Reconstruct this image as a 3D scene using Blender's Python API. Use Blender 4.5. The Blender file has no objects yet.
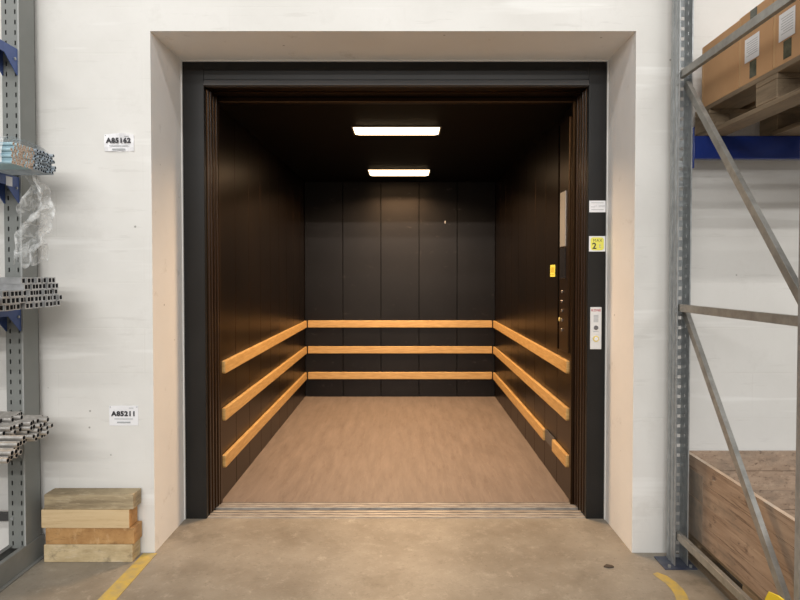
import bpy, bmesh, math, random
from mathutils import Vector, Matrix
random.seed(7)
C = bpy.context.scene.collection
D = bpy.data
PI = math.pi

# ------------------------------------------------------------------ camera
H = 1.465
cam = D.cameras.new('camera'); co = D.objects.new('camera', cam); C.objects.link(co)
co.location = (0, 0, H); co.rotation_euler = (PI/2 - math.radians(1.25), 0, 0)
cam.sensor_width = 36; cam.lens = 600/800*36
cam.shift_x = -5/800; cam.shift_y = -15/800
cam.clip_start = .05; cam.clip_end = 60
bpy.context.scene.camera = co

# ------------------------------------------------------------------ materials
def M(name, col, rough=.6, metal=0., col2=None, scale=6., contrast=(.35, .65), stretch=(1, 1, 1), bump=0., bscale=40.,
      spec=.5, coat=0., emis=None, estr=0., detail=6., trans=None, bdist=.004):
    m = D.materials.new(name); m.use_nodes = True
    nt = m.node_tree; N = nt.nodes; L = nt.links
    b = N['Principled BSDF']
    b.inputs['Base Color'].default_value = (*col, 1)
    b.inputs['Roughness'].default_value = rough
    b.inputs['Metallic'].default_value = metal
    b.inputs['Specular IOR Level'].default_value = spec
    b.inputs['Coat Weight'].default_value = coat
    if emis:
        b.inputs['Emission Color'].default_value = (*emis, 1); b.inputs['Emission Strength'].default_value = estr
    tc = N.new('ShaderNodeTexCoord'); mp = N.new('ShaderNodeMapping'); mp.inputs['Scale'].default_value = stretch
    L.new(tc.outputs['Object'], mp.inputs['Vector'])
    if col2:
        n = N.new('ShaderNodeTexNoise'); n.inputs['Scale'].default_value = scale; n.inputs['Detail'].default_value = detail
        n.inputs['Roughness'].default_value = .6
        L.new(mp.outputs[0], n.inputs['Vector'])
        r = N.new('ShaderNodeValToRGB'); r.color_ramp.elements[0].position = contrast[0]; r.color_ramp.elements[1].position = contrast[1]
        r.color_ramp.elements[0].color = (*col, 1); r.color_ramp.elements[1].color = (*col2, 1)
        L.new(n.outputs['Fac'], r.inputs['Fac']); L.new(r.outputs['Color'], b.inputs['Base Color'])
        m['ramp'] = r.name
    if bump:
        n2 = N.new('ShaderNodeTexNoise'); n2.inputs['Scale'].default_value = bscale; n2.inputs['Detail'].default_value = 5
        L.new(mp.outputs[0], n2.inputs['Vector'])
        bp = N.new('ShaderNodeBump'); bp.inputs['Strength'].default_value = bump; bp.inputs['Distance'].default_value = bdist
        L.new(n2.outputs['Fac'], bp.inputs['Height']); L.new(bp.outputs['Normal'], b.inputs['Normal'])
        m['bump'] = bp.name
    return m

def mixcol(m, fac_socket, col, amount=1.0):
    """lay another colour over what feeds Base Color, by a factor socket"""
    nt = m.node_tree; N = nt.nodes; L = nt.links; b = N['Principled BSDF']
    mx = N.new('ShaderNodeMix'); mx.data_type = 'RGBA'
    src = b.inputs['Base Color'].links[0].from_socket if b.inputs['Base Color'].links else None
    if src: L.new(src, mx.inputs['A'])
    else: mx.inputs['A'].default_value = b.inputs['Base Color'].default_value
    mx.inputs['B'].default_value = (*col, 1)
    if amount != 1.0:
        mu = N.new('ShaderNodeMath'); mu.operation = 'MULTIPLY'; mu.inputs[1].default_value = amount
        L.new(fac_socket, mu.inputs[0]); fac_socket = mu.outputs[0]
    L.new(fac_socket, mx.inputs['Factor']); L.new(mx.outputs['Result'], b.inputs['Base Color'])

def noise_fac(m, scale, lo, hi, stretch=(1, 1, 1), detail=6., vor=False, rough=.6):
    nt = m.node_tree; N = nt.nodes; L = nt.links
    tc = N.new('ShaderNodeTexCoord'); mp = N.new('ShaderNodeMapping'); mp.inputs['Scale'].default_value = stretch
    L.new(tc.outputs['Object'], mp.inputs['Vector'])
    if vor:
        n = N.new('ShaderNodeTexVoronoi'); n.inputs['Scale'].default_value = scale; out = n.outputs['Distance']
        n.inputs['Randomness'].default_value = 1
    else:
        n = N.new('ShaderNodeTexNoise'); n.inputs['Scale'].default_value = scale; n.inputs['Detail'].default_value = detail
        n.inputs['Roughness'].default_value = rough; out = n.outputs['Fac']
    L.new(mp.outputs[0], n.inputs['Vector'])
    r = N.new('ShaderNodeMapRange'); r.inputs['From Min'].default_value = lo; r.inputs['From Max'].default_value = hi
    L.new(out, r.inputs['Value'])
    return r.outputs['Result']

wall_m = M('painted_concrete', (.64, .628, .595), .75, col2=(.75, .742, .715), scale=1.3, contrast=(.3, .7), bump=.35, bscale=7, bdist=.006)
mixcol(wall_m, noise_fac(wall_m, 2.6, .56, .66, detail=10, rough=.7), (.56, .545, .51), .35)
mixcol(wall_m, noise_fac(wall_m, 5, .60, .66, stretch=(.6, 1, 5), detail=6), (.50, .485, .45), .25)            # scuffs
mixcol(wall_m, noise_fac(wall_m, 6.5, .045, .025, vor=True), (.16, .15, .13), .7)            # pits
mixcol(wall_m, noise_fac(wall_m, 2.2, .58, .64, stretch=(.25, .25, 3.2), detail=3), (.86, .86, .84), .45)   # plaster repairs
# faint block courses in relief
def courses(m):
    nt = m.node_tree; N = nt.nodes; L = nt.links
    tc = N.new('ShaderNodeTexCoord'); sp = N.new('ShaderNodeSeparateXYZ'); cb = N.new('ShaderNodeCombineXYZ')
    L.new(tc.outputs['Object'], sp.inputs[0]); L.new(sp.outputs['X'], cb.inputs['X']); L.new(sp.outputs['Z'], cb.inputs['Y'])
    br = N.new('ShaderNodeTexBrick'); br.inputs['Scale'].default_value = 1; br.inputs['Mortar Size'].default_value = .006
    br.inputs['Mortar Smooth'].default_value = 1; br.inputs['Brick Width'].default_value = .9; br.inputs['Row Height'].default_value = .235
    L.new(cb.outputs[0], br.inputs['Vector'])
    nz = noise_fac(m, 2.4, .40, .62)
    mu = N.new('ShaderNodeMath'); mu.operation = 'MULTIPLY'; L.new(br.outputs['Fac'], mu.inputs[0]); L.new(nz, mu.inputs[1])
    mixcol(m, mu.outputs[0], (.56, .54, .50), .10)
    bp = N.new('ShaderNodeBump'); bp.invert = True; bp.inputs['Strength'].default_value = .14; bp.inputs['Distance'].default_value = .004
    L.new(mu.outputs[0], bp.inputs['Height'])
    old = N[m['bump']]; L.new(old.outputs['Normal'], bp.inputs['Normal']); L.new(bp.outputs['Normal'], N['Principled BSDF'].inputs['Normal'])
courses(wall_m)

reveal_m = M('brightened_reveal', (.84, .83, .81), .7, col2=(.90, .895, .88), scale=1.6, contrast=(.3, .7), bump=.4, bscale=9, bdist=.006)  # wall paint whitened here, standing in for more light on the reveals
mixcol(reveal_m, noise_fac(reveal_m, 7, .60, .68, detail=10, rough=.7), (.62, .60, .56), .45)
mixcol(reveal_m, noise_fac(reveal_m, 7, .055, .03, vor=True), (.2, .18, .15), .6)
floor_m = M('worn_concrete', (.215, .185, .145), .45, col2=(.325, .29, .238), scale=3.4, contrast=(.32, .68), bump=.25, bscale=60, spec=.4, detail=9)
mixcol(floor_m, noise_fac(floor_m, 17, .52, .68, detail=12, rough=.8), (.45, .41, .345), .45)
mixcol(floor_m, noise_fac(floor_m, 7, .60, .68, stretch=(1.6, .8, 1), detail=10, rough=.75), (.56, .50, .42), .38)
mixcol(floor_m, noise_fac(floor_m, 55, .60, .70, detail=4), (.12, .10, .08), .35)
mixcol(floor_m, noise_fac(floor_m, 4.5, .60, .70, detail=9), (.15, .13, .10), .5)

black_m = M('black_lacquer', (.0028, .0022, .0018), .31, spec=.38, col2=(.0055, .004, .003), scale=2.0)
mixcol(black_m, noise_fac(black_m, 9, .64, .80, stretch=(1, 1, .6), detail=8), (.06, .052, .045), .25)
brown_m = M('glow_tinted_lacquer', (.009, .0055, .0035), .33, spec=.45, col2=(.013, .008, .005), scale=3)  # black lacquer browned to carry the warm reflected glow by the doors
brown2_m = M('glow_tinted_edge', (.035, .018, .010), .3, spec=.6)  # orange-brown glow on the door edges, put into the colour
backp_m = M('charcoal_panel', (.0065, .0070, .0085), .33, spec=.26, col2=(.010, .0105, .012), scale=1.5)
mixcol(backp_m, noise_fac(backp_m, 9, .62, .76, stretch=(1, 1, 2), detail=8), (.085, .08, .075), .45)
frame_m = M('black_frame', (.011, .0105, .010), .36, spec=.25, col2=(.015, .0145, .014), scale=3)
lip_m = M('dark_grey_lip', (.075, .075, .078), .35, spec=.5)  # grey lightened for the light the header lip catches; bracket shares it
for q, t in ((black_m, (1, .46, .17)), (brown_m, (1, .5, .2)), (backp_m, (1, .84, .72))):
    q.node_tree.nodes['Principled BSDF'].inputs['Specular Tint'].default_value = (*t, 1)  # warm lamp glow on the cabin walls put into the reflection tint
ceil_m = M('black_ceiling', (.0025, .002, .0016), .5, spec=.08)
cfloor_m = M('brown_plywood_floor', (.165, .130, .108), .48, col2=(.25, .20, .168), scale=3.2, contrast=(.25, .75), stretch=(5, .7, 1), bump=.15, bscale=120, spec=.35, detail=9)
mixcol(cfloor_m, noise_fac(cfloor_m, 7, .54, .66, stretch=(3.2, .5, 1), detail=10, rough=.7), (.115, .08, .062), .38)
mixcol(cfloor_m, noise_fac(cfloor_m, 12, .54, .68, stretch=(4, .4, 1), detail=9, rough=.75), (.33, .27, .225), .28)
rail_m = M('oak_rail', (.48, .27, .085), .42, col2=(.66, .42, .165), scale=9, contrast=(.3, .7), stretch=(1, 1, 9), bump=.06, bscale=60)
sill_m = M('worn_aluminium', (.27, .235, .20), .5, .25, col2=(.50, .45, .39), scale=11, contrast=(.35, .65), stretch=(.7, 4, 1))
groove_m = M('dark_groove', (.035, .028, .024), .7)
galv_m = M('galvanised_steel', (.30, .315, .32), .42, .5, col2=(.42, .44, .445), scale=40, contrast=(.35, .65), stretch=(1, 1, .5))
brace_m = M('zinc_brace', (.26, .255, .235), .42, .45, col2=(.37, .365, .34), scale=18)
grey_m = M('grey_powder_coat', (.185, .195, .185), .5, col2=(.215, .225, .215), scale=3)
greyd_m = M('grey_base_coat', (.17, .175, .165), .5, col2=(.215, .22, .21), scale=5)
blue_m = M('blue_enamel', (.045, .085, .25), .38, col2=(.065, .11, .30), scale=8)
beam_m = M('dark_blue_beam', (.010, .026, .16), .22, col2=(.016, .038, .21), scale=5)
pallet_m = M('pallet_wood', (.15, .108, .066), .75, col2=(.30, .225, .145), scale=5, contrast=(.3, .7), stretch=(1, .5, 6), bump=.3, bscale=30)
collar_m = M('collar_wood', (.31, .215, .15), .7, col2=(.50, .37, .27), scale=4, contrast=(.3, .72), stretch=(1, .6, 6), bump=.3, bscale=30)
mixcol(collar_m, noise_fac(collar_m, 5.0, .085, .04, vor=True, stretch=(1, .55, 1.2)), (.12, .06, .03), .75)
card_m = M('cardboard', (.50, .285, .135), .75, col2=(.58, .345, .175), scale=2.0, bump=.05, bscale=40)
cardedge_m = M('cardboard_edge', (.55, .34, .17), .8)
tape_m = M('brown_tape', (.05, .055, .035), .22, col2=(.12, .12, .08), scale=30)
paper_m = M('white_paper', (.80, .80, .82), .5)
ink_m = M('black_ink', (.03, .03, .035), .6)
greyink_m = M('grey_ink', (.38, .40, .41), .6)
red_m = M('red_ink', (.45, .06, .08), .6)
yellow_m = M('yellow_plastic', (.86, .64, .02), .4)
yel_sticker_m = M('yellow_sticker', (.80, .76, .12), .45)
ytape_m = M('yellow_floor_tape', (.54, .39, .08), .55, col2=(.33, .28, .17), scale=14, contrast=(.40, .68), detail=8)
silver_m = M('brushed_steel', (.62, .60, .57), .35, .6)
plate_m = M('call_plate_steel', (.74, .735, .73), .4, .1)
dsteel_m = M('dark_glass', (.015, .015, .017), .12)
brass_m = M('brass_yellow', (.75, .60, .20), .4)  # brass yellow for key switch and button ring
red_edge_m = M('dark_red_end', (.13, .045, .035), .75)
lightf_m = M('fixture_rim', (.12, .10, .09), .5)
diff_m = M('lamp_diffuser', (.9, .85, .75), .5, emis=(1.0, .72, .42), estr=5.0)
trim_m = M('white_sealant', (.86, .86, .84), .5)
def grain(m, col, sx, amount, sc_=5., lo=.54, hi=.66):
    mixcol(m, noise_fac(m, sc_, lo, hi, stretch=sx, detail=10, rough=.7), col, amount)
wood1 = M('grey_weathered_timber', (.25, .195, .118), .8, col2=(.43, .345, .215), scale=5, contrast=(.40, .60), stretch=(.7, 1, 7), bump=.3, bscale=25)
wood2 = M('pale_timber', (.56, .41, .225), .75, col2=(.64, .49, .29), scale=5, contrast=(.3, .7), stretch=(.6, 1, 7), bump=.15, bscale=25)
wood3 = M('orange_brown_timber', (.34, .175, .06), .75, col2=(.50, .29, .115), scale=6, contrast=(.3, .7), stretch=(2.5, 1, 3), bump=.2, bscale=25)
wood4 = M('stained_light_timber', (.40, .305, .165), .78, col2=(.60, .48, .29), scale=6, contrast=(.3, .7), stretch=(2, 1, 4), bump=.25, bscale=25)
grain(wood1, (.13, .10, .065), (1, 1, 14), .75); grain(wood1, (.56, .47, .33), (2, 2, 9), .5, 7)
grain(wood2, (.40, .26, .12), (1, 1, 12), .55); grain(wood3, (.20, .105, .04), (2.5, 1, 7), .65); grain(wood3, (.62, .42, .22), (6, 1, 2), .5, 6)
grain(wood4, (.17, .13, .08), (3, 1, 3), .7, 5, .56, .68); grain(wood4, (.66, .56, .42), (2, 1, 10), .5)
grain(pallet_m, (.10, .07, .045), (9, .8, 9), .6); grain(collar_m, (.13, .08, .05), (6, .7, 12), .85); grain(collar_m, (.10, .065, .045), (1, 1.2, 2), .6, 9, .60, .66); grain(collar_m, (.62, .47, .34), (6, .5, 9), .45, 4)
grain(collar_m, (.20, .165, .13), (1, 1, 1.5), .5, 2.2, .54, .64)
grain(rail_m, (.45, .20, .06), (3, 3, 30), .35, 6)
endg_m = M('orange_end_grain', (.48, .24, .08), .8, col2=(.60, .33, .13), scale=30)
tube_blue = M('pale_blue_tube', (.30, .47, .55), .4, col2=(.40, .57, .64), scale=10)
tube_peach = M('peach_tube_end', (.60, .46, .36), .6)
tube_grey = M('blue_grey_tube', (.25, .31, .37), .35, .4, col2=(.42, .48, .53), scale=25)
tube_zinc = M('zinc_tube', (.38, .385, .39), .33, .8, col2=(.58, .585, .59), scale=14)
tube_old = M('warm_zinc_tube', (.36, .345, .325), .38, .75, col2=(.60, .58, .55), scale=20)
hollow_m = M('tube_inside', (.01, .01, .011), .8)

def film_material():
    m = D.materials.new('clear_plastic_film'); m.use_nodes = True
    nt = m.node_tree; N = nt.nodes; L = nt.links; N.clear()
    out = N.new('ShaderNodeOutputMaterial'); mx = N.new('ShaderNodeMixShader'); t = N.new('ShaderNodeBsdfTransparent')
    g = N.new('ShaderNodeBsdfPrincipled'); g.inputs['Base Color'].default_value = (.80, .82, .82, 1); g.inputs['Roughness'].default_value = .18
    tc = N.new('ShaderNodeTexCoord'); n = N.new('ShaderNodeTexNoise'); n.inputs['Scale'].default_value = 22; n.inputs['Detail'].default_value = 6
    n.inputs['Distortion'].default_value = 1.2
    L.new(tc.outputs['Object'], n.inputs['Vector'])
    r = N.new('ShaderNodeMapRange'); r.inputs['From Min'].default_value = .42; r.inputs['From Max'].default_value = .72
    r.inputs['To Min'].default_value = .16; r.inputs['To Max'].default_value = .70
    L.new(n.outputs['Fac'], r.inputs['Value']); L.new(r.outputs[0], mx.inputs['Fac'])
    L.new(t.outputs[0], mx.inputs[1]); L.new(g.outputs[0], mx.inputs[2]); L.new(mx.outputs[0], out.inputs['Surface'])
    return m
film_m = film_material()

# ------------------------------------------------------------------ mesh building
class MB:
    def __init__(s): s.v = []; s.f = []; s.mi = []
    def box(s, x0, x1, y0, y1, z0, z1, mi=0):
        return s.hexa([(x0,y0,z0),(x1,y0,z0),(x1,y1,z0),(x0,y1,z0),(x0,y0,z1),(x1,y0,z1),(x1,y1,z1),(x0,y1,z1)], mi)
    def hexa(s, p, mi=0):
        n = len(s.v); s.v += [tuple(q) for q in p]
        for f in ((0,3,2,1),(4,5,6,7),(0,1,5,4),(1,2,6,5),(2,3,7,6),(3,0,4,7)):
            s.f.append(tuple(n+i for i in f)); s.mi.append(mi)
        return s
    def face(s, pts, mi=0):
        n = len(s.v); s.v += [tuple(q) for q in pts]; s.f.append(tuple(range(n, n+len(pts)))); s.mi.append(mi); return s
    def prism(s, pts, vec, mi=0):
        """closed polygon pts (3D) swept by vec"""
        n = len(s.v); k = len(pts); vec = Vector(vec)
        s.v += [tuple(q) for q in pts] + [tuple(Vector(q)+vec) for q in pts]
        s.f.append(tuple(range(n, n+k))[::-1]); s.mi.append(mi)
        s.f.append(tuple(range(n+k, n+2*k))); s.mi.append(mi)
        for i in range(k):
            j = (i+1) % k; s.f.append((n+i, n+j, n+k+j, n+k+i)); s.mi.append(mi)
        return s
    def section(s, p0, p1, prof, up=(0,0,1), mi=0):
        """sweep closed 2D profile (side, up) from p0 to p1"""
        p0 = Vector(p0); p1 = Vector(p1); d = (p1-p0).normalized(); side = d.cross(Vector(up)).normalized(); u = side.cross(d).normalized()
        return s.prism([p0 + side*a + u*b for a, b in prof], p1-p0, mi)
    def cyl(s, p0, p1, r, n=16, mi=0, smooth=False):
        return s.section(p0, p1, [(r*math.cos(2*PI*i/n), r*math.sin(2*PI*i/n)) for i in range(n)], (0,0,1) if abs(Vector(p1)[2]-Vector(p0)[2]) < abs(Vector(p1)[0]-Vector(p0)[0])+abs(Vector(p1)[1]-Vector(p0)[1]) else (0,1,0), mi)
    def add_mesh(s, me, mat4, mi=0):
        n = len(s.v); s.v += [tuple(mat4 @ v.co) for v in me.vertices]
        for p in me.polygons: s.f.append(tuple(n+i for i in p.vertices)); s.mi.append(mi)
        return s
    def build(s, name, mats, parent=None, bevel=0., seg=1, origin=None, label=None):
        if not isinstance(mats, (list, tuple)): mats = [mats]
        if parent is not None:
            r = parent
            while r.parent: r = r.parent
            org = Vector(r.location)
        elif origin is not None: org = Vector(origin)
        else:
            xs, ys, zs = zip(*s.v); org = Vector(((min(xs)+max(xs))/2, (min(ys)+max(ys))/2, min(zs)))
        me = D.meshes.new(name); me.from_pydata([tuple(Vector(v)-org) for v in s.v], [], s.f)
        for m in mats: me.materials.append(m)
        for p, i in zip(me.polygons, s.mi): p.material_index = i
        bm = bmesh.new(); bm.from_mesh(me); bmesh.ops.recalc_face_normals(bm, faces=bm.faces); bm.to_mesh(me); bm.free()
        o = D.objects.new(name, me); C.objects.link(o)
        if parent is not None: o.parent = parent
        else: o.location = org
        if bevel:
            b = o.modifiers.new('bevel', 'BEVEL'); b.width = bevel; b.segments = seg; b.limit_method = 'ANGLE'; b.harden_normals = False
        if label: o['label'] = label
        return o

def tag(o, label=None, cat=None, group=None, kind=None):
    if label: o['label'] = label
    if cat: o['category'] = cat
    if group: o['group'] = group
    if kind: o['kind'] = kind
    return o
def thing(name, loc, label, cat, group=None):
    o = D.objects.new(name, None); C.objects.link(o); o.location = loc; o.empty_display_size = .1
    return tag(o, label, cat, group)
def copy_tree(o, parent=None):
    c = o.copy(); C.objects.link(c)
    if parent is not None: c.parent = parent
    for ch in list(o.children): copy_tree(ch, c)
    return c
def text_mesh(body, size, extrude=0.0, offset=0.0):
    cu = D.curves.new('writing', 'FONT'); cu.body = body; cu.size = size; cu.extrude = extrude; cu.offset = offset
    cu.align_x = 'CENTER'; cu.align_y = 'CENTER'; cu.resolution_u = 3; cu.space_character = 1.12
    t = D.objects.new('writing', cu); C.objects.link(t)
    bpy.context.view_layer.update()
    me = D.meshes.new_from_object(t.evaluated_get(bpy.context.evaluated_depsgraph_get()))
    D.objects.remove(t); D.curves.remove(cu)
    return me
def facing(x, y, z, sx=1., ang=0.):      # text in the XZ plane facing -Y
    return Matrix.Translation((x, y, z)) @ Matrix.Rotation(ang, 4, 'Y') @ Matrix.Rotation(PI/2, 4, 'X') @ Matrix.Diagonal((sx, 1, 1, 1))

# ------------------------------------------------------------------ setting
WY = 3.10; RX0, RX1, RZ = -1.305, 1.184, 2.698; FY = 3.53
f = MB().box(-7, 7, -12, 3.575, -.1, 0).build('floor', floor_m); f.location = f.location; tag(f, kind='structure')
w = MB()
T = 3.60
w.box(-7, RX0, WY, T, 0, 5.0).box(RX1, 7, WY, T, 0, 5.0).box(RX0, RX1, WY, T, RZ, 5.0)
wo = w.build('wall_front', wall_m, origin=(0, WY, 0)); tag(wo, kind='structure')
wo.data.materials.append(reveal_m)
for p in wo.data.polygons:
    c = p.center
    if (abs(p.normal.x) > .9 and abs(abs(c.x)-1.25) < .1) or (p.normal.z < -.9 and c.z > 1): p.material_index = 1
bm = bmesh.new(); bm.from_mesh(wo.data); bmesh.ops.remove_doubles(bm, verts=bm.verts, dist=1e-5)
# drop the internal doubled faces where the boxes meet
bmesh.ops.recalc_face_normals(bm, faces=bm.faces); bm.to_mesh(wo.data); bm.free()
tr = MB()
tr.box(RX0+.0005, RX0+.004, FY-.012, FY+.006, 0, RZ-.0005).box(RX1-.004, RX1-.0005, FY-.012, FY+.006, 0, RZ-.0005).box(RX0+.004, RX1-.004, FY-.012, FY+.006, RZ-.006, RZ-.0005)
tag(tr.build('trim_1', trim_m), kind='structure')

# ------------------------------------------------------------------ landing portal
FX0, FX1 = RX0+.0045, RX1-.0045          # outer
IX0, IX1 = -1.176, 1.074               # clear opening of the frame
FT = 2.6915; LZ = 2.553
pf = thing('elevator_door_frame', (0, FY, 0), 'black metal portal frame around the open freight elevator, set in the white wall recess', 'door frame')
MB().box(FX0, IX0, FY, 3.565, 0, FT).build('jamb', frame_m, pf, .002)
MB().box(IX1, FX1, FY, 3.565, 0, FT).build('jamb', frame_m, pf, .002)
h = MB().box(IX0, IX1, FY, 3.565, LZ+.034, FT)
h.build('header', frame_m, pf, .0015)
hl = MB(); hl.hexa([(IX0, FY-.012, LZ), (IX1, FY-.012, LZ), (IX1, 3.565, LZ), (IX0, 3.565, LZ), (IX0, FY+.004, LZ+.034), (IX1, FY+.004, LZ+.034), (IX1, 3.565, LZ+.034), (IX0, 3.565, LZ+.034)])
hl.build('header_lip', lip_m, pf, .001, label='lip under the header, lightened as if catching light')

# sliding doors, parked open at both sides: their leading edges show
def door_stack(name, x, sgn, ys, label, zt):
    d = thing(name, (x, ys[0][0], .012), label, 'elevator door', 'open sliding elevator doors')
    for i, (y0, y1, off) in enumerate(ys):
        xa, xb = x - sgn*(.10), x - sgn*off
        MB().box(min(xa, xb), max(xa, xb), y0, y1, .012, zt).build('door_panel', brown_m, d, .003, 2)
        xe0, xe1 = xb, xb + sgn*.004
        MB().box(min(xe0, xe1), max(xe0, xe1), y0+.006, y1-.006, .02, zt-.01).build('edge_strip', brown2_m, d)
    return d
door_stack('landing_door', -1.158, 1, [(3.572, 3.596, .012), (3.604, 3.630, .006)], 'black landing door panels slid open behind the left jamb', 2.55)
door_stack('car_door', -1.158, 1, [(3.660, 3.686, .006), (3.696, 3.722, .0)], 'black car door panels slid open behind the left landing door', 2.545)
door_stack('landing_door', 1.060, -1, [(3.572, 3.596, .012), (3.604, 3.630, .006)], 'black landing door panels slid open behind the right jamb', 2.55)
door_stack('car_door', 1.060, -1, [(3.660, 3.686, .006), (3.696, 3.722, .0)], 'black car door panels slid open behind the right landing door', 2.545)
dh = thing('door_header_track', (0, 3.58, 2.53), 'black door track housing under the portal header, spanning the elevator opening', 'door track')
MB().box(-1.29, 1.17, 3.570, 3.640, 2.552, 2.69).build('landing_track', black_m, dh, .002)
MB().box(-1.29, 1.17, 3.650, 3.730, 2.547, 2.69).build('car_track', black_m, dh, .002)

# sills
def sill(name, y0, y1, label, x0=IX0+.001, x1=IX1-.001):
    s = thing(name, (0, y0, 0), label, 'door sill')
    b = MB(); b.box(x0, x1, y0, y1, .0002 if y0 < 3.6 else -.04, .0008 if y0 < 3.6 else -.006)
    n = 2 if y1-y0 < .08 else 3; wdt = (y1-y0)/n
    for i in range(n): b.box(x0, x1, y0+i*wdt+.003, y0+(i+1)*wdt-.009, .0008 if y0 < 3.6 else -.006, .006)
    b.build('tread', sill_m, s, .001)
    g = MB()
    for i in range(n): g.box(x0, x1, y0+(i+1)*wdt-.009, y0+(i+1)*wdt+.0025, .0009 if y0 < 3.6 else -.0055, .0025)
    g.build('guide_groove', groove_m, s, label='dark guide groove')
    return s
sill('landing_sill', 3.540, 3.650, 'worn grooved aluminium sill at the edge of the concrete floor')
sill('car_sill', 3.684, 3.772, 'worn grooved aluminium sill along the brown elevator floor')

# unseen shaft round the cabin, added to keep stray light out
sh = M('raw_shaft_concrete', (.12, .115, .11), .9)
tag(MB().box(-1.48, -1.36, 3.601, 7.30, -.3, 3.0).build('wall_left', sh), kind='structure')
tag(MB().box(1.24, 1.36, 3.601, 7.30, -.3, 3.0).build('wall_right', sh), kind='structure')
tag(MB().box(-1.36, 1.24, 7.18, 7.30, -.3, 3.0).build('wall_back', sh), kind='structure')
tag(MB().box(-1.36, 1.24, 3.601, 7.18, 2.9, 3.0).build('ceiling', sh), kind='structure')
tag(MB().box(-1.36, 1.24, 3.5755, 7.18, -.3, -.06).build('pit_filler', groove_m), kind='structure')  # dark filler added in the pit so the sill gap stays dark

# ------------------------------------------------------------------ cabin
CX0, CX1, CY0, CY1, CZ = -1.169, 1.052, 3.775, 7.0, 2.515
cab = thing('elevator_cabin', (0, CY0, 0), 'black lined freight elevator cabin with brown floor, seen through the open doors', 'elevator')
MB().box(CX0-.02, CX1+.02, CY0, CY1+.02, -.05, .004).build('cabin_floor', cfloor_m, cab, label='brown scuffed plywood floor')
cl = MB(); cl.box(CX0-.03, CX1+.03, CY0-.03, CY1+.03, CZ, CZ+.04)
cl.build('cabin_ceiling', ceil_m, cab)
gap_m = M('black_gap', (.001, .001, .001), .9, spec=.02)
bw = MB(); bw.box(CX0-.03, CX1+.03, CY1+.008, CY1+.03, 0, CZ, 1)
n = 5; wd = (CX1-CX0)/n
for i in range(n): bw.box(CX0+i*wd+.003, CX0+(i+1)*wd-.003, CY1, CY1+.010, .004, CZ-.002)
bw.build('back_wall', [backp_m, gap_m], cab, .0015, label='charcoal back wall of five tall panels')
for sx, X in ((-1, CX0), (1, CX1)):
    s = MB(); s.box(min(X+sx*.008, X+sx*.03), max(X+sx*.008, X+sx*.03), CY0-.03, CY1+.01, 0, CZ, 1)
    n = 9; wy = (CY1-CY0)/n
    for i in range(n): s.box(min(X, X+sx*.010), max(X, X+sx*.010), CY0+i*wy+.002, CY0+(i+1)*wy-.002, .004, CZ-.002)
    s.build('side_wall', [black_m, gap_m], cab, .0015)
# front returns beside the door opening
MB().box(CX0-.03, CX0+.012, CY0-.035, CY0+.004, 0, CZ+.03).build('front_post', brown_m, cab, .003)
MB().box(CX1-.012, CX1+.03, CY0-.035, CY0+.004, 0, CZ+.03).build('front_post', brown_m, cab, .003)
MB().box(CX0+.012, CX1-.012, CY0-.035, CY0+.004, CZ-.002, CZ+.03).build('front_lintel', black_m, cab, .002)
# rub rails
RF = 3.80
for z0 in (.213, .514, .816):
    MB().box(CX0+.036, CX1-.036, CY1-.028, CY1-.001, z0, z0+.083).build('rub_rail', rail_m, cab, .006, 2)
    a, b_ = CX0+.001, CX0+.027
    MB().prism([(a, RF+.012, z0), (a, RF, z0+.014), (a, RF, z0+.083), (a, CY1-.030, z0+.083), (a, CY1-.030, z0)], (.026, 0, 0)).build('rub_rail', rail_m, cab, .006, 2)
    a = CX1-.027
    if z0 < .3:      # this one has a missing piece with the steel bracket bare
        g0, g1 = 4.17, 4.43
        MB().prism([(a, RF+.012, z0), (a, RF, z0+.014), (a, RF, z0+.083), (a, g0, z0+.083), (a, g0, z0)], (.026, 0, 0)).build('rub_rail', rail_m, cab, .006, 2)
        MB().box(a, a+.026, g1, CY1-.030, z0, z0+.083).build('rub_rail', rail_m, cab, .006, 2)
        MB().box(CX1-.012, CX1-.001, g0+.002, g1-.002, z0+.004, z0+.088).build('rail_bracket', lip_m, cab, .002, label='bare dark bracket where rail is missing')
    else:
        MB().prism([(a, RF+.012, z0), (a, RF, z0+.014), (a, RF, z0+.083), (a, CY1-.030, z0+.083), (a, CY1-.030, z0)], (.026, 0, 0)).build('rub_rail', rail_m, cab, .006, 2)
# ceiling lights
for (y0, y1) in ((4.36, 4.59), (6.17, 6.52)):
    xc = -.062; hw = .315
    lf = MB(); z0 = CZ-.006
    lf.box(xc-hw-.012, xc+hw+.012, y0-.012, y0, z0, CZ).box(xc-hw-.012, xc+hw+.012, y1, y1+.012, z0, CZ).box(xc-hw-.012, xc-hw, y0, y1, z0, CZ).box(xc+hw, xc+hw+.012, y0, y1, z0, CZ)
    fx = lf.build('ceiling_light', lightf_m, cab, .001, label='glowing rectangular ceiling light')
    dd = MB(); dd.hexa([(xc-hw+.03, y0+.03, CZ-.016), (xc+hw-.03, y0+.03, CZ-.016), (xc+hw-.03, y1-.03, CZ-.016), (xc-hw+.03, y1-.03, CZ-.016),
                        (xc-hw, y0, CZ-.004), (xc+hw, y0, CZ-.004), (xc+hw, y1, CZ-.004), (xc-hw, y1, CZ-.004)])
    dd.build('diffuser', diff_m, fx, label='warm white diffuser')
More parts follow.
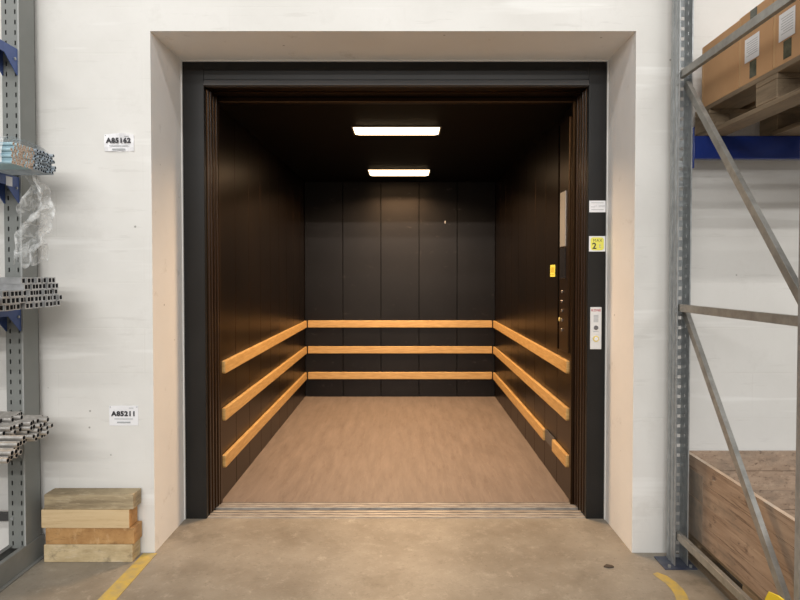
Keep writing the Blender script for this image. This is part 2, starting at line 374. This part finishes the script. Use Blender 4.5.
# control column on the right wall
groove_black = M('black_groove', (.001, .001, .001), .9, spec=.02)
button_m = M('dim_steel', (.30, .26, .22), .35, .6)
X = CX1
cp = MB().box(X-.022, X-.0005, 3.782, 4.008, .95, 2.44)
cop = cp.build('control_column', brown_m, cab, .004, 2, label='black control column on the right cabin wall')
MB().box(X-.026, X-.0222, 3.845, 3.980, 1.63, 1.985).build('steel_plate', silver_m, cop, .001, label='brushed steel plate')
MB().box(X-.026, X-.0222, 3.845, 3.980, 1.42, 1.62).build('display', dsteel_m, cop, .001, label='dark glass display')
for k in range(5):
    z = 1.335 - k*.062
    MB().cyl((X-.0222, 3.92, z), (X-.030, 3.92, z), .011, 20).build('button', button_m, cop, .002)
MB().cyl((X-.0222, 3.985, 1.15), (X-.028, 3.985, 1.15), .014, 20).build('key_switch', brass_m, cop, .002, label='brass coloured key switch')
MB().box(X-.0232, X-.0005, 4.0085, 4.036, .95, 2.44).build('shadow_gap', groove_black, cop, label='black groove along the column')
# coat hook / sensor on the back wall
MB().box(.462, .472, CY1-.012, CY1-.0005, 2.03, 2.06).build('wall_hook', silver_m, cab, .001, label='tiny metal hook high on the back wall')
st = MB().box(X-.003, X-.0006, 4.200, 4.335, 1.43, 1.515)
st.box(X-.0036, X-.003, 4.220, 4.315, 1.443, 1.450, 1).box(X-.0036, X-.003, 4.220, 4.315, 1.46, 1.50, 1)
tag(st.build('yellow_sticker', [yel_sticker_m, M('faded_yellow_print', (.55, .45, .05), .5)]), 'small yellow sticker on the dark right cabin wall, beside the control column', 'sticker')

# ------------------------------------------------------------------ stickers and call plate on the right jamb
jx = (IX1+FX1)/2
s = MB().box(jx-.046, jx+.050, FY-.0018, FY-.0004, 1.815, 1.883)
y = FY-.0024
for zz, a, b in ((1.870, -.034, .038), (1.830, -.034, .038), (1.846, -.036, -.012)): s.box(jx+a, jx+b, y, FY-.0018, zz-.0014, zz+.0014, 1)
s.add_mesh(text_mesh('11.2000', .017), facing(jx+.014, y, 1.850), 1)
tag(s.build('white_sticker', [paper_m, greyink_m]), 'small white printed sticker on the right black jamb, above the yellow one', 'sticker')
s = MB().box(jx-.046, jx+.050, FY-.0018, FY-.0004, 1.585, 1.675)
k = 20; cx, cz, hw, hh, r = jx+.002, 1.630, .039, .038, .016; pts = []
for (sx, sz, a0) in ((1, 1, 0), (-1, 1, 90), (-1, -1, 180), (1, -1, 270)):
    for q in range(5):
        a = math.radians(a0 + q*22.5); pts.append((cx+sx*(hw-r)+r*math.cos(a), FY-.0018, cz+sz*(hh-r)+r*math.sin(a)))
s.prism(pts, (0, -.0006, 0), 1)
s.add_mesh(text_mesh('MAX', .024), facing(cx+.002, FY-.0026, cz+.019), 2)
s.add_mesh(text_mesh('2', .050, offset=.0015), facing(cx-.017, FY-.0026, cz-.014), 2)
s.add_mesh(text_mesh('t', .040), facing(cx+.016, FY-.0026, cz-.012), 3)
tag(s.build('load_sticker', [paper_m, yel_sticker_m, ink_m, greyink_m]), 'square yellow load sticker with a large 2 on the right black jamb', 'sticker')
cs = thing('call_station', (jx, FY, 1.01), 'tall narrow light steel call plate with button on the right black jamb', 'call panel')
px = jx-.004
MB().box(px-.033, px+.033, FY-.008, FY-.0004, 1.010, 1.258).build('face_plate', plate_m, cs, .0015)
MB().add_mesh(text_mesh('KONE', .019, offset=.0006), facing(px, FY-.0085, 1.239), 0).build('lettering', red_m, cs)
b = MB()
for i in range(6): b.box(px-.014, px+.014, FY-.0088, FY-.0080, 1.170+i*.0075, 1.174+i*.0075)
b.build('speaker_slots', greyink_m, cs)
MB().cyl((px, FY-.008, 1.137), (px, FY-.013, 1.137), .013, 20).build('key_switch', M('key_grey', (.16, .16, .17), .4, .5), cs, .001)
MB().box(px-.016, px+.016, FY-.0088, FY-.0080, 1.112, 1.115).build('printed_line', greyink_m, cs)
o = MB().cyl((px, FY-.008, 1.072), (px, FY-.014, 1.072), .018, 24).build('call_button', brass_m, cs, .0015, label='round button with yellow ring')
MB().cyl((px, FY-.0142, 1.072), (px, FY-.016, 1.072), .011, 24).build('button_cap', paper_m, o, .001)

# ------------------------------------------------------------------ address labels on the wall
def wall_sign(x0, x1, z0, z1, code, label, curl):
    y = WY
    m = MB()
    n = 8; pts = []
    for i in range(n+1):
        for j in range(5):
            u = i/n; v = j/4
            dy = .002 + curl*(.006*math.sin(u*7+v*3)+.004*abs(u-.5)*v + .006*max(0, v-.75)*u*4)
            pts.append((x0+(x1-x0)*u, y-abs(dy), z0+(z1-z0)*v + curl*.008*math.sin(u*3.4)*(v-.2)))
    b0 = len(m.v); m.v += pts
    for i in range(n):
        for j in range(4):
            a = b0+i*5+j; m.f.append((a, a+5, a+6, a+1)); m.mi.append(0)
    m.v += [(p[0], y-.0006, p[2]) for p in pts]; o_ = b0+len(pts)
    ring = [i*5 for i in range(n+1)] + [n*5+j for j in range(1, 5)] + [i*5+4 for i in range(n-1, -1, -1)] + [j for j in range(3, 0, -1)]
    for a, c in zip(ring, ring[1:]+ring[:1]): m.f.append((b0+a, b0+c, o_+c, o_+a)); m.mi.append(0)
    cx, cz = (x0+x1)/2, (z0+z1)/2
    yo = y-.004-curl*.008
    m.add_mesh(text_mesh(code, .034, offset=.0017), facing(cx, yo, cz+.010, 1.06), 1)
    for dz, w_, hh in ((-.016, .048, .0016), (-.034, .034, .0035)):
        m.box(cx-w_, cx+w_, yo, yo+.0006, cz+dz-hh, cz+dz+hh, 2)
    m.box(cx+.028, cx+.052, yo, yo+.0006, z1-.012, z1-.009, 2)
    for xx in (x0+.006, x1-.006): m.cyl((xx, y-.0005, z1-.005), (xx, y-.006, z1-.005), .0025, 8, 2)
    return tag(m.build('rack_address_sign', [paper_m, ink_m, greyink_m]), label, 'sign')
wall_sign(-1.543, -1.392, 2.085, 2.170, 'A85162', 'curled white paper sign reading A85162 high on the white wall', 1.0)
wall_sign(-1.534, -1.384, .668, .770, 'A85211', 'flat white paper sign reading A85211 low on the white wall', 0.15)

# ------------------------------------------------------------------ floor markings
tag(MB().hexa([(-1.383, 2.2, .0005), (-1.290, 2.2, .0005), (-1.290, 3.09, .0005), (-1.360, 3.09, .0005), (-1.383, 2.2, .0025), (-1.290, 2.2, .0025), (-1.290, 3.09, .0025), (-1.360, 3.09, .0025)])
    .build('floor_tape', ytape_m), 'straight worn yellow floor marking left of the elevator recess', 'floor marking')
m = MB(); path = [(1.216, 2.885), (1.237, 2.845), (1.252, 2.796), (1.256, 2.740), (1.250, 2.690), (1.238, 2.640), (1.20, 2.50), (1.15, 2.3)]
n = len(path)
for i, (x, y_) in enumerate(path):
    a = Vector(path[min(i+1, n-1)]) - Vector(path[max(i-1, 0)]); a.normalize(); q = Vector((-a.y, a.x))*(.016 if i == 0 else .027)
    m.v += [(x+q.x, y_+q.y, .0005), (x-q.x, y_-q.y, .0005), (x-q.x, y_-q.y, .002), (x+q.x, y_+q.y, .002)]
for i in range(n-1):
    a = i*4; c = a+4
    for u, v in ((0,1),(1,2),(2,3),(3,0)): m.f.append((a+u, a+v, c+v, c+u)); m.mi.append(0)
m.f.append((0,1,2,3)); m.mi.append(0); m.f.append(tuple((n-1)*4+i for i in (3,2,1,0))); m.mi.append(0)
tag(m.build('floor_tape', ytape_m), 'curved worn yellow floor marking beside the galvanised rack foot', 'floor marking')
m = MB(); m.prism([(.985, 2.945, .001), (1.005, 2.935, .001), (1.035, 2.940, .001), (1.030, 2.955, .001), (1.005, 2.965, .001)], (0, 0, .006))
tag(m.build('dark_chip', M('dark_debris', (.07, .05, .035), .8)), 'small dark chip lying on the concrete right of the elevator', 'debris')

# ------------------------------------------------------------------ stack of timber blocks
def block(x0, x1, y0, y1, z0, z1, mat, label, rot=0):
    b = MB().box(x0, x1, y0, y1, z0, z1)
    for i in range(6): pass
    m_ = b.build('timber_block', [mat, endg_m], bevel=.004, seg=2)
    for p in m_.data.polygons:
        if abs(p.normal.x) > .9 and mat is wood2: p.material_index = 1
    m_.rotation_euler.z = rot
    return tag(m_, label, 'timber block', 'timber blocks stacked by the wall')
block(-1.822, -1.374, 2.995, 3.088, .000, .090, wood4, 'stained light timber block at the bottom of the stack, on the floor')
block(-1.814, -1.366, 2.998, 3.090, .0905, .174, wood3, 'orange brown timber block, second from the bottom of the stack', .004)
block(-1.832, -1.386, 2.992, 3.086, .1745, .268, wood2, 'pale timber block with orange end, third from the bottom', -.006)
block(-1.818, -1.368, 2.996, 3.090, .2685, .345, wood1, 'grey weathered timber block on top of the stack', .0)

# ------------------------------------------------------------------ plates with slots
def slotted(b, u0, u1, z0, z1, cols, pitch, hh, put, zoff=0.):
    """cols: list of (uc, half width). put(u0,u1,z0,z1) adds a solid piece"""
    e = u0
    for uc, hw in cols:
        put(e, uc-hw, z0, z1)
        z = z0; k = 0
        zc = z0+zoff+pitch/2
        while zc+hh < z1:
            put(uc-hw, uc+hw, z, zc-hh); z = zc+hh; zc += pitch
        put(uc-hw, uc+hw, z, z1)
        e = uc+hw
    put(e, u1, z0, z1)

# ------------------------------------------------------------------ cantilever rack (left)
LX0, LX1, LY0, LY1, LT = -1.956, -1.872, 2.934, 3.060, 4.2
cr = thing('cantilever_rack', (-1.914, 3.0, 0), 'grey cantilever storage rack post with slotted face and blue arms at the left edge', 'rack')
c = MB()
slotted(c, LX0, LX1, .10, LT, [(LX0+.021, .0036), (LX0+.066, .0036)], .05, .011, lambda a, b, z0, z1: c.box(a, b, LY0, LY0+.003, z0, z1))
c.box(LX0, LX0+.003, LY0+.003, LY1, .10, LT).box(LX1-.003, LX1, LY0+.003, LY1, .10, LT).box(LX0, LX1, LY1-.003, LY1, .10, LT)
c.box(LX0+.006, LX1-.006, LY0+.035, LY0+.037, .10, LT)
c.build('post', grey_m, cr)
MB().box(LX1-.006, LX1+.002, LY0-.002, LY0, .10, LT).build('post_edge', M('light_grey_edge', (.34, .35, .34), .45), cr)
for sx, X in ((1, LX1+.002), (-1, LX0-.002)):
    b = MB(); o2 = X+sx*.004; fl = X+sx*.022
    b.box(min(X, o2), max(X, o2), 1.75, 3.075, .004, .115)
    b.box(min(o2, fl), max(o2, fl), 1.75, 3.075, 0, .008)
    b.box(min(X, X-sx*.020), max(X, X-sx*.020), 1.75, LY0-.004, .109, .115)
    b.build('base_beam', greyd_m, cr, .001)
for z in (.28, .33): MB().cyl((LX0+.021, LY0-.001, z-.03), (LX0+.021, LY0-.007, z-.03), .008, 6).build('bolt', galv_m, cr) if z < .3 else None
MB().box(-3.0, LX0-.001, 2.99, 3.02, .212, .250).build('cross_brace', M('dark_brace', (.05, .05, .05), .5), cr, .002, label='dark horizontal cross brace')
def arm(z, L=.62, mat=blue_m, card=False):
    # side plates with a gusset, closed by a top strip; root clasps the post
    xa, xb = LX0+.004, LX1-.006
    y1, y0 = LY0-.001, LY0-L
    prof = [(y1, z), (y0, z), (y0, z-.035), (y1-.095, z-.048), (y1-.006, z-.128), (y1, z-.128)]
    first = MB().prism([(xb-.004, a, b) for a, b in prof], (.004, 0, 0)).prism([(xa, a, b) for a, b in prof], (.004, 0, 0))
    first.box(xa+.004, xb-.004, y0, y1, z-.004, z)
    o = first.build('arm', mat, cr, .001)
    MB().cyl((xb, y1-.025, z-.055), (xb+.006, y1-.025, z-.055), .007, 6).build('bolt', galv_m, o)
    if card: MB().box(xb+.0004, xb+.0016, y1-.10, y1-.055, z-.052, z-.008).build('tag', paper_m, o, label='small white tag')
    return o
arm(2.545); arm(1.925, card=True); arm(1.302); arm(.675, mat=greyd_m)

# ------------------------------------------------------------------ tubes stored on the arms
def tube_mesh(r, L, mats, square=False, t=.0022, r_in=None, hx=None):
    """hollow tube along -X from x=0, end open"""
    me_v = []; me_f = []; mi = []
    n = 4 if square else 12
    ri = r_in or (r-t)
    def ring(x, rr):
        out = []
        for i in range(n):
            a = 2*PI*i/n + (PI/4 if square else 0); k = math.sqrt(2) if square else 1
            out.append((x, rr*k*math.cos(a), rr*k*math.sin(a)))
        return out
    rings = [ring(-L, r), ring(0, r), ring(0, ri), ring(-.05, ri)]
    for q in rings: me_v += q
    for k in range(3):
        for i in range(n):
            j = (i+1) % n; me_f.append((k*n+i, k*n+j, (k+1)*n+j, (k+1)*n+i)); mi.append((0, 1, 2)[k])
    me_f.append(tuple(range(3*n, 4*n))); mi.append(2); me_f.append(tuple(range(n))); mi.append(0)
    me = D.meshes.new('tube'); me.from_pydata(me_v, [], me_f)
    for m_ in mats: me.materials.append(m_)
    for p, i in zip(me.polygons, mi):
        p.material_index = i
        if not square and i == 0 and len(p.vertices) == 4: p.use_smooth = True
    bm = bmesh.new(); bm.from_mesh(me); bmesh.ops.recalc_face_normals(bm, faces=bm.faces); bm.to_mesh(me); bm.free()
    return me
def place(name, me, x, y, z, label, cat, group, rx=0.):
    o = D.objects.new(name, me); C.objects.link(o); o.location = (x, y, z); o.rotation_euler = (rx, 0, 0)
    return tag(o, label, cat, group)
R = .0078
tb = [tube_mesh(R, 1.35, [tube_blue, tube_peach, tube_peach], r_in=.0035)]
tg = [tube_mesh(R, 1.35, [tube_grey, tube_grey, hollow_m], r_in=.0052)]
ncol, nrow = 20, 7
for j in range(nrow):
    cnt = ncol - (j % 2)
    if j >= 5: cnt -= (j-4)
    for i in range(cnt):
        y = 2.876 - R - i*2*R - (R if j % 2 else 0) - (2*R*((j-4)//2) if j >= 5 else 0)
        z = 1.9255 + R + j*R*1.735
        far = i < cnt*.5
        x = -1.672 + random.uniform(-.012, .010)
        if not far: x = -1.676 + random.uniform(-.004, .004)
        if far: place('slim_tube', tg[0], x, y, z, 'slim blue grey tubes at the wall side of the wrapped upper bundle', 'tube', 'slim grey tubes in the wrapped upper bundle', random.random()*6)
        else: place('slim_tube', tb[0], x, y, z, 'slim pale blue tubes with peach ends in the wrapped upper bundle', 'tube', 'slim pale blue tubes in the wrapped upper bundle', random.random()*6)
# square hollow sections on the middle arm
S = .0137
ts = tube_mesh(S-.0002, 1.35, [tube_zinc, tube_zinc, hollow_m], square=True, t=.0044)
for j in range(5):
    cnt = 17 - (j > 1)*2 - (j > 2)*6
    for i in range(cnt):
        y = 2.880 - S - i*2*S - (j*.37 % 1)*.010; z = 1.303 + S + j*2*S
        x = -1.668 + random.uniform(-.012, .008) + (.018 if j < 2 else 0) + (-.02*random.random() if i > 8 else 0)
        place('square_tube', ts, x, y, z, 'square galvanised hollow tubes stacked on the middle blue arm', 'tube', 'square tubes on the middle arm')
# round conduit on the lower arm
Q = .0115
tq = tube_mesh(Q, 1.35, [tube_old, tube_old, hollow_m], t=.0024)
for j in range(6):
    cnt = 19 - j*2 if j < 4 else (10 - (j-4)*3)
    for i in range(cnt):
        y = 2.885 - Q - i*2*Q - (j % 2)*Q - (j//2)*.004; z = .6755 + Q + j*Q*1.74
        x = -1.765 + random.uniform(-.035, .035) + (.045 if i < 6 and j < 5 else 0) + (.10 if i > 11 else 0) - (.04 if j > 4 else 0)
        place('round_tube', tq, x, y, z, 'round galvanised tubes piled unevenly on the lowest arm', 'tube', 'round tubes on the lowest arm')

# plastic film: a loose wrap over the upper bundle and a crumpled length hanging from it
def sheet(name, nu, nv, fn, label, cat='plastic film'):
    m = MB()
    for i in range(nu+1):
        for j in range(nv+1): m.v.append(fn(i/nu, j/nv))
    for i in range(nu):
        for j in range(nv):
            a = i*(nv+1)+j; m.f.append((a, a+nv+1, a+nv+2, a+1)); m.mi.append(0)
    o = m.build(name, film_m)
    for p in o.data.polygons: p.use_smooth = True
    return tag(o, label, cat)
from mathutils import noise as mn
def hang(u, v):
    z = 1.905 - v*.37
    w_ = .06 + .075*math.sin(min(v, 1)**1.6*PI*.85) - .06*max(0, v-.85)
    a = (u-.5)*2
    x = -1.725 + a*w_*.60 + .02*math.sin(v*5)
    y = 2.79 + .035*math.sin(a*5+v*9) + .02*math.cos(v*17+a*3)
    n_ = mn.noise_vector(Vector((u*5, v*8, 1.3)))*.03
    return (x+n_.x*.7, y+n_.y, z + n_.z - (.05*abs(math.sin(a*4)) if v > .95 else 0))
sheet('hanging_plastic_film', 28, 60, hang, 'crumpled clear plastic film hanging from the upper tube bundle, before the grey post')
def wrap(u, v):
    pts = [(2.882, 1.922), (2.884, 1.99), (2.868, 2.030), (2.76, 2.050), (2.62, 2.048), (2.56, 2.028), (2.548, 1.98), (2.545, 1.922)]
    t = v*(len(pts)-1); k = min(int(t), len(pts)-2); fr = t-k
    y = pts[k][0]*(1-fr)+pts[k+1][0]*fr; z = pts[k][1]*(1-fr)+pts[k+1][1]*fr
    n_ = mn.noise_vector(Vector((u*6, v*9, 4.2)))*.004
    return (-1.700-u*.5, y + (.006 if y > 2.7 else -.006)+n_.y, z+.006+abs(n_.z))
sheet('bundle_wrap_film', 20, 42, wrap, 'clear plastic film wrapped over the slim tubes of the upper bundle')

# ------------------------------------------------------------------ pallet rack frame (right)
UX0, UX1 = 1.336, 1.403
rk = thing('pallet_rack_frame', (1.372, 2.5, 0), 'galvanised pallet rack end frame with slotted posts and diagonal braces', 'rack')
foot_m = M('dark_blue_foot', (.035, .045, .085), .4, col2=(.09, .10, .13), scale=20)
def upright(ylip, yweb, zt=4.2):
    """open section: lips at ylip, web at yweb"""
    s = 1 if yweb > ylip else -1
    def bx_(b, x0, x1, ya, yb, z0, z1): b.box(x0, x1, min(ya, yb), max(ya, yb), z0, z1)
    b = MB(); z0 = .008
    yw = yweb - s*.002
    slotted(b, UX0, UX1, z0, zt, [(UX1-.0115, .0085)], .05, .0085, lambda a, c_, p, q: bx_(b, a, c_, yw, yweb, p, q))
    for (xa, sx, lw) in ((UX0, 1, .004), (UX1, -1, .006)):
        lo, hi = min(ylip, yw), max(ylip, yw)
        if sx > 0:
            b.box(xa, xa+.002, lo, hi, z0, zt)
            b.box(xa-.003, xa, lo+.020, lo+.034, z0, zt).box(xa-.003, xa, lo+.056, lo+.066, z0, zt)
        else:
            slotted(b, lo, hi, z0, zt, [((lo+hi)/2+s*.004, .0028)], .05, .009, lambda a, c_, p, q: b.box(xa-.002, xa, a, c_, p, q), .012)
        bx_(b, min(xa, xa+sx*lw), max(xa, xa+sx*lw), ylip-s*.002, ylip, z0, zt)
    u = b.build('upright', galv_m, rk)
    yc = (ylip+yweb)/2
    MB().box(UX0-.058, UX1+.036, yc-.072, yc+.060, 0, .006).build('foot_plate', foot_m, u, .001, label='dark blue steel foot plate')
    for xx, yy in ((UX1+.008, ylip-.012 if s > 0 else ylip+.012), (UX0-.030, ylip-.012 if s > 0 else ylip+.012)):
        MB().cyl((xx, yy, .006), (xx, yy, .018), .008, 6).build('anchor_bolt', galv_m, u)
    return u
upright(2.945, 3.035); upright(2.036, 1.946)
cprof = [(-.011, -.018), (.011, -.018), (.011, -.015), (-.008, -.015), (-.008, .015), (.011, .015), (.011, .018), (-.011, .018)]
YA, YB = 2.965, 2.016
def brace(za, zb, nm, xo):
    b = MB(); b.section((xo, YA, za), (xo, YB, zb), [(-p, q) for p, q in cprof], (0, 0, 1)); b.build(nm, brace_m, rk, .0008)
    MB().cyl((UX0-.003, YA-.006, za), (UX0+.003, YA-.006, za), .008, 6).build('brace_bolt', galv_m, rk)
brace(2.430, 2.430, 'horizontal_brace', 1.356); brace(1.288, 1.296, 'horizontal_brace', 1.356); brace(.158, .160, 'horizontal_brace', 1.356)
brace(2.385, 1.285, 'diagonal_brace', 1.384); brace(1.268, .090, 'diagonal_brace', 1.388)

for (y0, y1, lab, g) in ((2.945, 2.990, 'dark blue pallet rack beam along the wall under the upper pallet', 0), (1.992, 2.035, 'dark blue pallet rack beam at the aisle side of the upper pallet', 1)):
    b = thing('rack_beam', (2.7, (y0+y1)/2, 2.015), lab, 'rack beam', 'blue rack beams')
    bb = MB(); bb.box(UX1+.008, 4.1, y0, y1, 2.018, 2.130); bb.build('beam', beam_m, b, .004, 2)
    MB().box(UX1+.001, UX1+.0055, y0-.012, y1+.012, 1.97, 2.17).build('end_bracket', beam_m, b, .001)

# column guard
yg = MB(); gx, gz = 1.252, .374
yg.prism([(gx, 2.065, 0), (gx, 1.845, 0), (gx, 1.845, gz+.01), (gx, 1.99, gz+.005), (gx, 2.045, gz-.010), (gx, 2.065, gz-.045)], (.006, 0, 0))
yg.prism([(gx+.006, 1.845, 0), (gx+.186, 1.845, 0), (gx+.186, 1.845, gz), (gx+.006, 1.845, gz+.01)], (0, .006, 0))
tag(yg.build('post_guard', yellow_m, bevel=.002), 'yellow steel guard around the near rack post at the lower right edge', 'post guard')

# ------------------------------------------------------------------ pallets
def pallet(loc, label):
    """0.8 across X, 1.2 along Y; loc = near-left lower corner"""
    r = thing('wooden_pallet', loc, label, 'pallet', 'wooden pallets')
    X, Y, Z = loc
    for x in (0, .3275, .655): MB().box(X+x, X+x+.145 if x else X+.10, Y, Y+1.2, Z, Z+.022).build('bottom_board', pallet_m, r, .002)
    for x in (0, .3275, .700):
        for y in (0, .5275, 1.055):
            MB().box(X+x, X+x+(.145 if x == .3275 else .10), Y+y, Y+y+.145, Z+.0221, Z+.100).build('block', pallet_m, r, .003)
    for y in (0, .5275, 1.055): MB().box(X, X+.8, Y+y, Y+y+.145, Z+.1001, Z+.1219).build('cross_board', pallet_m, r, .002)
    for x, w_ in ((0, .145), (.1875, .10), (.3275, .145), (.5125, .10), (.655, .145)):
        MB().box(X+x, X+x+w_, Y, Y+1.2, Z+.122, Z+.144).build('deck_board', pallet_m, r, .002)
    return r
pallet((1.470, 1.860, 2.1305), 'wooden pallet carrying cardboard boxes on the dark blue beam')
pallet((1.448, 1.875, 0), 'wooden pallet on the floor under the wooden collar crate')

# pallet collars (crate)
edge_m = M('pale_board_edge', (.52, .40, .29), .7, col2=(.66, .53, .41), scale=12, stretch=(1, .4, 1))
def collar(z, label):
    x0, x1, y0, y1 = 1.440, 2.250, 1.865, 3.078; t = .020; hgt = .199
    r = thing('pallet_collar', ((x0+x1)/2, (y0+y1)/2, z), label, 'pallet collar', 'wooden pallet collars')
    for k, (za, zb) in enumerate(((z, z+.0975), (z+.1000, z+hgt))):
        up = (k == 1)
        def long_board(xa, xb):
            b = MB(); hs = [2.78, 2.12]; zh0, zh1 = zb-.055, zb-.033
            if up and z > .3:
                e = y0
                for hc in sorted(hs):
                    b.box(xa, xb, e, hc-.014, za, zb); b.box(xa, xb, hc-.014, hc+.014, za, zh0); b.box(xa, xb, hc-.014, hc+.014, zh1, zb); e = hc+.014
                b.box(xa, xb, e, y1, za, zb)
            else: b.box(xa, xb, y0, y1, za, zb)
            o = b.build('side_board', [collar_m, edge_m], r)
            for p in o.data.polygons:
                if p.normal.z > .9 and up: p.material_index = 1
        long_board(x0, x0+t); long_board(x1-t, x1)
        MB().box(x0+t, x1-t, y1-t, y1, za, zb).build('end_board', collar_m, r, .001)
        MB().box(x0+t, x1-t, y0, y0+t, za, zb).build('end_board', collar_m, r, .001)
    hz = M('dull_hinge_steel', (.23, .195, .16), .6, .1, col2=(.36, .28, .21), contrast=(.4, .6), scale=9) if 'dull_hinge_steel' not in D.materials else D.materials['dull_hinge_steel']
    MB().box(x0-.0025, x0-.0003, y1-.20, y1-.040, z+.002, z+(.13 if z > .3 else hgt-.002)).build('hinge_plate', hz, r, .001, label='dull steel hinge plate')
    MB().box(x0-.0025, x0-.0003, y0+.03, y0+.17, z+.012, z+hgt-.045).build('hinge_plate', hz, r, .001, label='dull steel hinge plate')
    MB().box(x0-.004, x0-.0003, y1-.030, y1, z, z+hgt).build('corner_strip', red_edge_m, r, .001, label='dark red corner strip')
    return r
collar(.1445, 'lower wooden pallet collar of the crate, standing on the floor pallet')
collar(.3445, 'upper wooden pallet collar forming the open top of the crate')

# cardboard boxes
def cbox(y0, y1, z1, label, tape=None, papers=()):
    x0, z0 = 1.474, 2.2752
    r = thing('cardboard_box', (x0+.3, (y0+y1)/2, z0), label, 'cardboard box', 'cardboard boxes on the upper pallet')
    MB().box(x0, x0+.60, y0+.0015, y1-.0015, z0, z1).build('carton', card_m, r, .003, 2)
    MB().box(x0+.002, x0+.598, (y0+y1)/2-.002, (y0+y1)/2+.002, z1, z1+.0015).build('flap_seam', cardedge_m, r)
    MB().box(x0-.0012, x0-.0003, y1-.016, y1-.003, z0+.004, z1-.004).build('flap_edge', cardedge_m, r, label='pale cut edge')
    if tape:
        yc, w_ = tape
        MB().box(x0-.0014, x0-.0004, yc-w_, yc+w_, z1-.07, z1-.002).build('tape', tape_m, r, label='dark shiny tape')
        MB().box(x0-.0014, x0-.0004, yc-w_, yc+w_, z0+.015, z0+.085).build('tape', tape_m, r, label='dark shiny tape')
    for (ya, yb, za, zb) in papers:
        p = MB().box(x0-.0026, x0-.0016, ya, yb, za, zb)
        n = 7
        for i in range(n):
            zz = zb-.02-i*(zb-za-.035)/n
            p.box(x0-.0029, x0-.0026, ya+.010, yb-.014-.02*((i*7) % 3)/3*(1 if i % 2 else 0), zz-.0012, zz+.0012, 1)
        p.build('delivery_note', [paper_m, greyink_m], r, label='white printed sheet')
    return r
cbox(2.672, 3.000, 2.576, 'plain cardboard box at the wall end of the row on the pallet')
cbox(2.425, 2.670, 2.580, 'middle cardboard box with a tall white sheet, on the pallet', (2.560, .024), [(2.515, 2.620, 2.365, 2.466)])
cbox(2.140, 2.423, 2.585, 'cardboard box with white sheet and dark tape, nearest the right edge', (2.331, .024), [(2.285, 2.383, 2.366, 2.472)])

# ------------------------------------------------------------------ light
wld = D.worlds.new('world'); bpy.context.scene.world = wld; wld.use_nodes = True
bg = wld.node_tree.nodes['Background']; bg.inputs['Color'].default_value = (1.0, .98, .955, 1); bg.inputs['Strength'].default_value = .30
def strip(x, y, z, lx, ly, power, col=(1, .98, .955), tilt=0.):
    l = D.lights.new('hall_light', 'AREA'); l.shape = 'RECTANGLE'; l.size = lx; l.size_y = ly; l.energy = power; l.color = col
    o = D.objects.new('hall_light', l); C.objects.link(o); o.location = (x, y, z); o.rotation_euler = (tilt, 0, 0)
    return o
for (y, pw) in ((1.05, 72), (-2.6, 172), (-6.3, 310), (-10.0, 420)):
    strip(0, y, 4.75 if y > 0 else 4.5, 9.0, .16, pw, tilt=math.radians(20 if y > 0 else 40))
# the two cabin lamps also light the walls
for y in (4.46, 6.31):
    l = D.lights.new('cabin_lamp', 'AREA'); l.shape = 'RECTANGLE'; l.size = .58; l.size_y = .24; l.energy = 56 if y < 5 else 62; l.color = (1.0, .67, .39); l.spread = math.radians(155)
    o = D.objects.new('cabin_lamp', l); C.objects.link(o); o.location = (-.062, y, CZ-.032)

sc = bpy.context.scene
sc.view_settings.view_transform = 'Standard'; sc.view_settings.look = 'None'
sc.view_settings.exposure = 0.0
